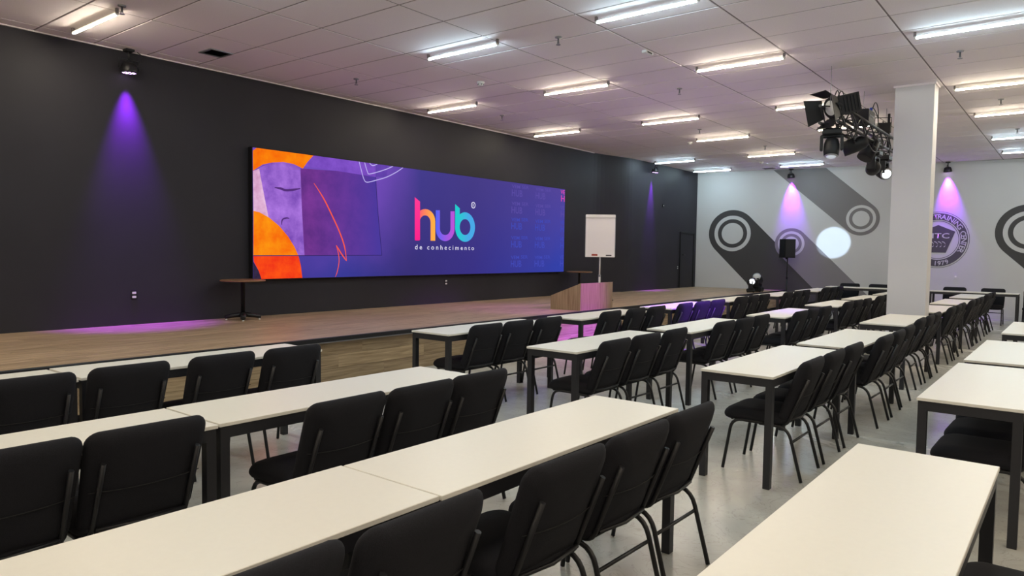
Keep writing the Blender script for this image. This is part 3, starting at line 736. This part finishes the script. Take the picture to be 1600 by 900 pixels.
# vent
v = thing('air_vent', 'square dark ceiling vent grille near the charcoal wall', 'vent', (4.77, 8.58, HC))
MB().box((-.15, -.15, -.012), (-.12, .15, .0)).box((.12, -.15, -.012), (.15, .15, 0)).box((-.12, -.15, -.012), (.12, -.12, 0)).box((-.12, .12, -.012), (.12, .15, 0)).obj('frame', M_steel, v)
MB().box((-.12, -.12, -.003), (.12, .12, 0)).obj('backing', M_plast, v)
for k in range(9):
    y = -.105 + .026*k; MB().add([(-.12, y - .009, -.011), (.12, y - .009, -.011), (.12, y + .009, -.003), (-.12, y + .009, -.003)], [(0, 1, 2, 3)]).obj('slat', M_plast, v)
# sprinklers
def sprinkler(x, y, label):
    t = thing('sprinkler', label, 'sprinkler', (x, y, HC), 0, 'ceiling sprinklers')
    MB().lathe([(.04, 0), (.038, -.012), (.012, -.016)], 14).obj('escutcheon', M_steel, t)
    MB().lathe([(.010, -.014), (.010, -.06), (.014, -.062), (.014, -.07)], 10).obj('body', M_steel, t)
    MB().lathe([(.026, -.085), (.026, -.089)], 12).obj('deflector', M_steel, t)
    for s in (-1, 1): MB().tube([(s*.012, 0, -.066), (s*.018, 0, -.078), (s*.006, 0, -.087)], .0025, 5).obj('yoke_arm', M_steel, t)
for x, y, l in ((3.28, 7.70, 'sprinkler beside the nearest warm tube at the top left'), (6.73, 4.74, 'sprinkler between the two cool tubes at the top centre'), (9.84, 4.74, 'sprinkler on the purple-tinted ceiling left of the column'), (13.28, 5.95, 'sprinkler left of the far warm tubes, mid ceiling'), (9.94, 1.23, 'sprinkler just below the large cool tube at top right'), (13.28, 1.08, 'sprinkler at right between the second and third right-hand tubes'), (16.46, 1.06, 'sprinkler at the far right edge above the small tubes'), (6.68, 8.21, 'sprinkler above the screen near the charcoal wall'), (9.98, 8.23, 'sprinkler near the charcoal wall above the screen right half'), (16.1, 5.65, 'sprinkler over the mural, above the fifth warm tube')):
    sprinkler(x, y, l)
def detector(x, y, label):
    t = thing('smoke_detector', label, 'smoke detector', (x, y, HC), 0, 'smoke detectors')
    MB().lathe([(.055, 0), (.055, -.02), (.05, -.028)], 20).obj('base', M_wplast, t)
    MB().lathe([(.042, -.028), (.040, -.05), (.028, -.058)], 20).obj('chamber', M_wplast, t)
    for k in range(6):
        a = PI*k/3; MB().box((.0405*math.cos(a) - .006, .0405*math.sin(a) - .006, -.046), (.0405*math.cos(a) + .006, .0405*math.sin(a) + .006, -.034)).obj('slot', M_plast, t)
detector(7.85, 6.88, 'white smoke detector between the nearest tubes above the screen'); detector(14.68, 6.79, 'white smoke detector left of the far warm tubes'); detector(18.82, 6.69, 'white smoke detector above the mural near its grey stripe')
o = thing('ceiling_box', 'small white box on the ceiling grid left of a warm tube', 'ceiling box', (7.83, 4.2, HC))
MB().box((-.09, -.03, -.035), (.09, .03, 0), .005).obj('housing', M_wplast, o); MB().box((-.06, -.031, -.03), (.06, -.029, -.012)).obj('slot', M_plast, o)
o = thing('ceiling_access_plate', 'thin dark plate on the ceiling at the mural wall', 'ceiling plate', (20.3, 7.0, HC))
MB().box((-.12, -.15, -.012), (.12, .15, 0), .003).obj('plate', M_grid, o); MB().box((-.09, -.12, -.016), (.09, .12, -.011), .003).obj('louvre', M_plast, o)

# ---- wash lights (PAR) at the walls
VIO = (0.30, 0.022, 1.0)
M_led = mat('violet_led', (.8, .7, .9), .3, emit=(.75, .45, 1.0), es=6.0)
def par(loc, target, label, power, half, blend=.8, color=VIO):
    t = thing('wash_light', label, 'stage light', loc, 0, 'violet wash lights on the ceiling')
    d = (Vector(target) - Vector(loc)).normalized(); q = d.to_track_quat('-Z', 'Y').to_matrix()
    def rot(m): m.v = [tuple(q @ Vector(p)) for p in m.v]; return m
    h = loc[2]
    rot(MB().lathe([(.05, .09), (.075, .08), (.09, .03), (.094, .0), (.094, -.03), (.088, -.035)], 24)).obj('can', M_black, t)
    rot(MB().lathe([(.087, -.028), (.087, -.031)], 24)).obj('front_plate', M_plast, t)
    for k in range(12):
        r, a = (.064, 2*PI*k/9) if k < 9 else (.03, 2*PI*k/3)
        rot(MB().lathe([(.016, -.030), (.014, -.036)], 10, (r*math.cos(a), r*math.sin(a), 0))).obj('led', M_led, t)
    MB().tube([(-.115, 0, .01), (-.115, 0, .12), (.115, 0, .12), (.115, 0, .01)], .009, 6).obj('yoke', M_black, t)
    MB().tube([(0, 0, .12), (0, 0, HC - h)], .012, 8).obj('hanger', M_black, t)
    MB().box((-.05, -.05, HC - h - .03), (.05, .05, HC - h), .005).obj('clamp', M_black, t)
    MB().tube([(.05, .02, .10), (.16, .03, .13), (.19, .04, HC - h - .04), (.12, .04, HC - h - .005)], .006, 6).obj('cable', M_black, t)
    spot('beam', tuple(Vector(loc) + d*.05), target, color, power, half, blend, t, .05)
par((4.05, 9.335, 3.71), (4.12, 9.47, .55), 'violet wash light over the charcoal wall, far left', 1350, 22, 1.0)
par((17.55, 9.095, 3.74), (17.45, 9.3, 1.0), 'violet wash light at the far end of the charcoal wall', 1000, 16, 1.0)
par((20.735, 6.52, 3.74), (21.02, 6.5, 2.3), 'violet wash light above the grey mural stripe', 1000, 24, 1.0)
par((21.222, 2.78, 3.74), (21.52, 2.72, 2.3), 'violet wash light above the round badge', 1000, 24, 1.0)

# ================================================================== TRUSS WITH LIGHTS
TYc, TZ0, TX0, TX1 = 2.62, 3.36, 9.75, 13.35
truss = thing('lighting_truss', 'black box truss hung from the ceiling beside the white column', 'truss', (TX0, TYc, TZ0))
Lt, hw = TX1 - TX0, .11
for sy in (-1, 1):
    for sz in (-1, 1): MB().tube([(0, sy*hw, sz*hw), (Lt, sy*hw, sz*hw)], .02, 10).obj('chord', M_black, truss)
nb = 12
for k in range(nb):
    a, b = Lt*k/nb, Lt*(k+1)/nb; s = 1 if k % 2 else -1
    for sy in (-1, 1): MB().tube([(a, sy*hw, -s*hw), (b, sy*hw, s*hw)], .009, 6).obj('brace', M_black, truss)
    for sz in (-1, 1): MB().tube([(a, -s*hw, sz*hw), (b, s*hw, sz*hw)], .009, 6).obj('brace', M_black, truss)
for x in (.05, Lt/2, Lt - .25): MB().tube([(x, 0, hw), (x, 0, HC - TZ0)], .004, 6).obj('suspension_wire', M_steel, truss)
MB().tube([(Lt - .05, 0, -.05), (Lt - .05, 0, .55)], .022, 8).obj('end_post', M_black, truss)

def moving_head(loc, target, label, lens_mat, hang=True, base_z=.0, s=1.0, rz=0.0):
    """origin at the mounting plate; hangs down when hang"""
    t = thing('moving_head_light', label, 'stage light', loc, rz)
    k = -1 if hang else 1
    MB().box((-.13*s, -.11*s, min(0, k*.09*s)), (.13*s, .11*s, max(0, k*.09*s)), .018*s).obj('base', M_plast, t)
    yk = MB()
    for sx in (-1, 1):
        yk.box((sx*.135*s - .022*s, -.06*s, min(k*.10*s, k*.31*s)), (sx*.135*s + .022*s, .06*s, max(k*.10*s, k*.31*s)), .014*s)
    yk.box((-.155*s, -.06*s, min(k*.088*s, k*.125*s)), (.155*s, .06*s, max(k*.088*s, k*.125*s)), .012*s)
    yk.obj('yoke', M_plast, t)
    hc = Vector((0, 0, k*.265*s))
    d = (Vector(target) - (Vector(loc) + hc)).normalized()
    if rz: d = Matrix.Rotation(-rz, 3, 'Z') @ d
    q = d.to_track_quat('Z', 'Y').to_matrix()
    def rot(m): m.v = [tuple(hc + q @ Vector(p)) for p in m.v]; return m
    rot(MB().lathe([(.05*s, -.14*s), (.085*s, -.12*s), (.105*s, -.05*s), (.108*s, .05*s), (.10*s, .12*s), (.085*s, .135*s)], 24)).obj('head', M_plast, t)
    rot(MB().lathe([(.092*s, .118*s), (.094*s, .13*s), (.080*s, .14*s)], 24)).obj('bezel', M_steel, t)
    rot(MB().lathe([(.078*s, .132*s), (.06*s, .150*s), (.03*s, .158*s)], 24)).obj('lens', lens_mat, t)
    if hang:
        for sx in (-.07, .07): MB().box((sx*s - .02, -.03, 0), (sx*s + .02, .03, .05)).obj('clamp', M_black, t)
    else:
        for sx in (-1, 1):
            for sy in (-1, 1): MB().lathe([(.018, -.012), (.018, 0)], 10, (sx*.1*s, sy*.08*s, 0)).obj('foot', M_plast, t)
    return t, tuple(Vector(loc) + hc), d
M_lit = mat('lit_lens', (.9, .95, 1), .2, emit=(.85, .93, 1.0), es=5.0)
M_dim = mat('dim_lens', (.7, .75, .8), .15, emit=(.6, .7, .8), es=.35)
tz = TZ0 - hw - .02
m1, p1, d1 = moving_head((9.93, TYc, tz - .045), (9.3, 2.5, 0.3), 'black moving head hanging below the near end of the truss', M_dim, s=.9, rz=math.radians(105))
VIO2 = (0.27, 0.05, 1.0)
spot('beam', (p1[0] + .04, p1[1] + .14, p1[2] - .12), (10.3, 4.7, .7), VIO2, 1900, 19, .5, m1, .05)
m2, p2, d2 = moving_head((13.0, TYc, tz - .045), (10.0, .4, 1.5), 'black moving head with glowing lens at the column end of the truss', M_lit)
wd = (Vector((20.97, 5.39, 1.9)) - Vector(p2)).normalized()
m3, p3, d3 = moving_head((12.3, TYc, tz - .045), (20.97, 5.39, 1.9), 'black moving head mid truss throwing the white disc on the mural', M_plast)
spot('beam', tuple(Vector(p3) + d3*.2), (20.97, 5.39, 1.9), (.62, .80, 1.0), 4500, 2.95, .3, m3, .004)

# fresnel with barn doors (first on the truss)
fr = thing('fresnel_spotlight', 'large black fresnel spotlight with open barn doors on the truss', 'stage light', (9.92, TYc, TZ0 + .10))
fd = (Vector((-.78, .52, -.25))).normalized(); fq = fd.to_track_quat('Z', 'Y').to_matrix()
def fro(m): m.v = [tuple(fq @ Vector(p)) for p in m.v]; return m
fro(MB().box((-.12, -.125, -.36), (.12, .125, .0), .02)).obj('housing', M_plast, fr)
for k in range(5): fro(MB().box((-.127, -.10, -.32 + .055*k), (.127, .10, -.30 + .055*k))).obj('cooling_fin', M_plast, fr)
fro(MB().lathe([(.125, -.01), (.135, .0), (.135, .03), (.118, .035)], 28)).obj('lens_ring', M_plast, fr)
fro(MB().lathe([(.112, .026), (.095, .036), (.06, .046), (.02, .05)], 28)).obj('lens', M_glass, fr)
for k, (wd_, ln) in enumerate(((.24, .22), (.20, .19), (.24, .22), (.20, .19))):
    a = k*PI/2; rt = Matrix.Rotation(a, 3, 'Z')
    spread = math.radians(30)
    pts = [(.135, -wd_/2, .03), (.135, wd_/2, .03), (.135 + ln*math.sin(spread), wd_*.72, .03 + ln*math.cos(spread)), (.135 + ln*math.sin(spread), -wd_*.72, .03 + ln*math.cos(spread))]
    nn = Vector((math.cos(spread), 0, -math.sin(spread)))*.004
    vs = [fq @ (rt @ Vector(p)) for p in pts] + [fq @ (rt @ (Vector(p) + nn)) for p in pts]
    MB().add(vs, [(0, 1, 2, 3), (7, 6, 5, 4), (0, 4, 5, 1), (1, 5, 6, 2), (2, 6, 7, 3), (3, 7, 4, 0)]).obj('barn_door', M_plast, fr)
fro(MB().tube([(0, -.15, -.15), (0, -.17, -.02), (0, -.17, -.15)], .012, 6)).obj('yoke', M_black, fr)
MB().tube([(.05, 0, -.22), (.12, .05, -.12), (.14, .06, .02)], .014, 8).obj('hook_clamp', M_black, fr)

# other fittings on the truss
def par_can(loc, d, label, L=.30, r=.10, square=False):
    t = thing('par_can', label, 'stage light', loc); q = Vector(d).normalized().to_track_quat('Z', 'Y').to_matrix()
    def rot(m): m.v = [tuple(q @ Vector(p)) for p in m.v]; return m
    if square: rot(MB().box((-r, -r*.8, -L/2), (r, r*.8, L/2), .02)).obj('can', M_plast, t)
    else: rot(MB().lathe([(r*.55, -L/2), (r*.85, -L*.35), (r, 0), (r, L/2), (r*.92, L/2)], 20)).obj('can', M_plast, t)
    rot(MB().lathe([(r*.7, L/2 - .004), (r*.7, L/2 + .002)], 18)).obj('front_glass', M_plast, t)
    rot(MB().tube([(-r - .02, 0, 0), (-r - .02, r + .06, 0), (r + .02, r + .06, 0), (r + .02, 0, 0)], .008, 6)).obj('yoke', M_black, t)
    return t
pc = par_can((11.05, TYc - .02, 3.12), (-.25, .95, -.35), 'black par can slung under the middle of the truss', .34, .11)
MAG = (0.52, 0.04, 1.0)
spot('beam', (11.0, TYc + .20, 3.06), (10.1, 6.75, .6), MAG, 1150, 15, .8, pc, .06)
pc2 = par_can((11.75, TYc - .06, 3.14), (-.4, .3, -.8), 'second black par can under the truss, toward the column', .34, .11)
spot('beam', (11.66, TYc, 3.0), (10.3, 3.2, .75), VIO2, 300, 12, .9, pc2, .05)
par_can((12.65, TYc - .04, 3.58), (-.7, -.3, -.1), 'black spotlight on top of the truss near the column', .30, .10, True)
par_can((10.75, TYc + .02, 3.60), (-.6, -.5, -.2), 'black spotlight on top of the truss behind the fresnel', .26, .09, True)
dm = thing('dimmer_pack', 'black dimmer box with blue plugs on top of the truss', 'dimmer', (11.62, TYc, TZ0 + .13))
MB().box((-.19, -.10, 0), (.19, .12, .20), .012).obj('case', M_plast, dm)
M_blue = mat('blue_plug', (.02, .06, .45), .4)
for k in range(3): MB().tube([(.10 + .05*k, -.06 + .06*k, .19), (.12 + .05*k, -.06 + .06*k, .25)], .022, 10).obj('plug', M_blue, dm)
for k in range(4): MB().lathe([(.018, 0), (.018, .008)], 10, (-.12 + .08*k, -.108, .10), 'y').obj('socket', M_steel, dm)
rng = random.Random(3)
def cable(label, pts, r=.0075):
    P = [Vector(p) for p in pts]; Q = []
    for i in range(len(P) - 1):
        p0, p1_, p2_, p3_ = P[max(i-1, 0)], P[i], P[i+1], P[min(i+2, len(P)-1)]
        for k in range(6):
            t = k/6; Q.append(0.5*((2*p1_) + (p2_-p0)*t + (2*p0-5*p1_+4*p2_-p3_)*t*t + (3*p1_-p0-3*p2_+p3_)*t**3))
    Q.append(P[-1])
    tag(MB().tube(Q, r, 6).obj('cable', M_black), label, 'cable', 'black cables looped over the truss')
cable('black cable arching out of the dimmer box to the truss end', [(11.78, 2.56, 3.70), (11.95, 2.55, 3.86), (12.2, 2.56, 3.80), (12.3, 2.58, 3.55), (12.2, 2.6, 3.45)])
cable('black cable arching lower out of the dimmer box', [(11.8, 2.62, 3.70), (12.05, 2.6, 3.80), (12.4, 2.6, 3.70), (12.45, 2.6, 3.5)])
cable('black cable looping behind the fresnel housing', [(10.15, 2.66, 3.55), (10.3, 2.62, 3.74), (10.5, 2.62, 3.66), (10.5, 2.6, 3.45)])
cable('thin black cable behind the fresnel, nearer the ceiling', [(10.2, 2.72, 3.50), (10.42, 2.70, 3.78), (10.62, 2.7, 3.62), (10.6, 2.66, 3.42)])
for k in range(5):
    x = 10.45 + .55*k; cable('black cable coil hanging in the truss, %s from the fresnel' % ORD[k], [(x, 2.53, 3.50 - .02*k), (x + .10, 2.47, 3.30), (x + .02, 2.48, 3.13 + .02*k), (x + .22, 2.50, 3.18), (x + .30, 2.55, 3.42), (x + .16, 2.60, 3.52)])
cable('black cable sagging along the underside of the truss', [(9.95, 2.5, 3.30), (10.4, 2.48, 3.14), (11.0, 2.48, 3.22), (11.6, 2.47, 3.08), (12.3, 2.48, 3.20), (12.9, 2.5, 3.3)])

# ================================================================== STAGE-END ITEMS
moving_head((18.8, 6.86, ZS + .014), (12.0, 2.5, 2.2), 'black moving head on the stage end with bright white lens', M_lit, False, s=.95, rz=.3)
moving_head((19.25, 6.84, ZS + .014), (14.0, 6.3, 4.0), 'black moving head with pale lens, rear one on the stage end', M_glass, False, s=1.2, rz=.1)
sp = thing('loudspeaker', 'black loudspeaker on a pole in front of the mural', 'loudspeaker', (20.42, 6.47, 1.46), -2.2 + PI/2)
MB().prism([(-.17, -.15), (.17, -.15), (.13, .15), (-.13, .15)], lambda a, b, d: (a, b, d), 0, .52).obj('cabinet', M_plast, sp)
MB().box((-.155, -.165, .02), (.155, -.15, .50), .006).obj('grille', M_black, sp)
MB().lathe([(.028, -.04), (.028, .0)], 12).obj('pole_socket', M_plast, sp)
st = thing('speaker_stand', 'thin black speaker pole standing by the stage end', 'speaker stand', (20.42, 6.44, 0))
MB().tube([(0, 0, .06), (0, 0, .90)], .019, 10).obj('lower_tube', M_black, st); MB().tube([(0, -.0, .88), (0, 0, 1.46)], .015, 10).obj('upper_tube', M_black, st)
MB().lathe([(.024, -.03), (.03, -.02), (.03, .02), (.024, .03)], 12, (0, 0, .9)).obj('collar', M_plast, st)
MB().lathe([(.14, 0), (.14, .012), (.03, .02), (.024, .07)], 20).obj('base_plate', M_black, st)
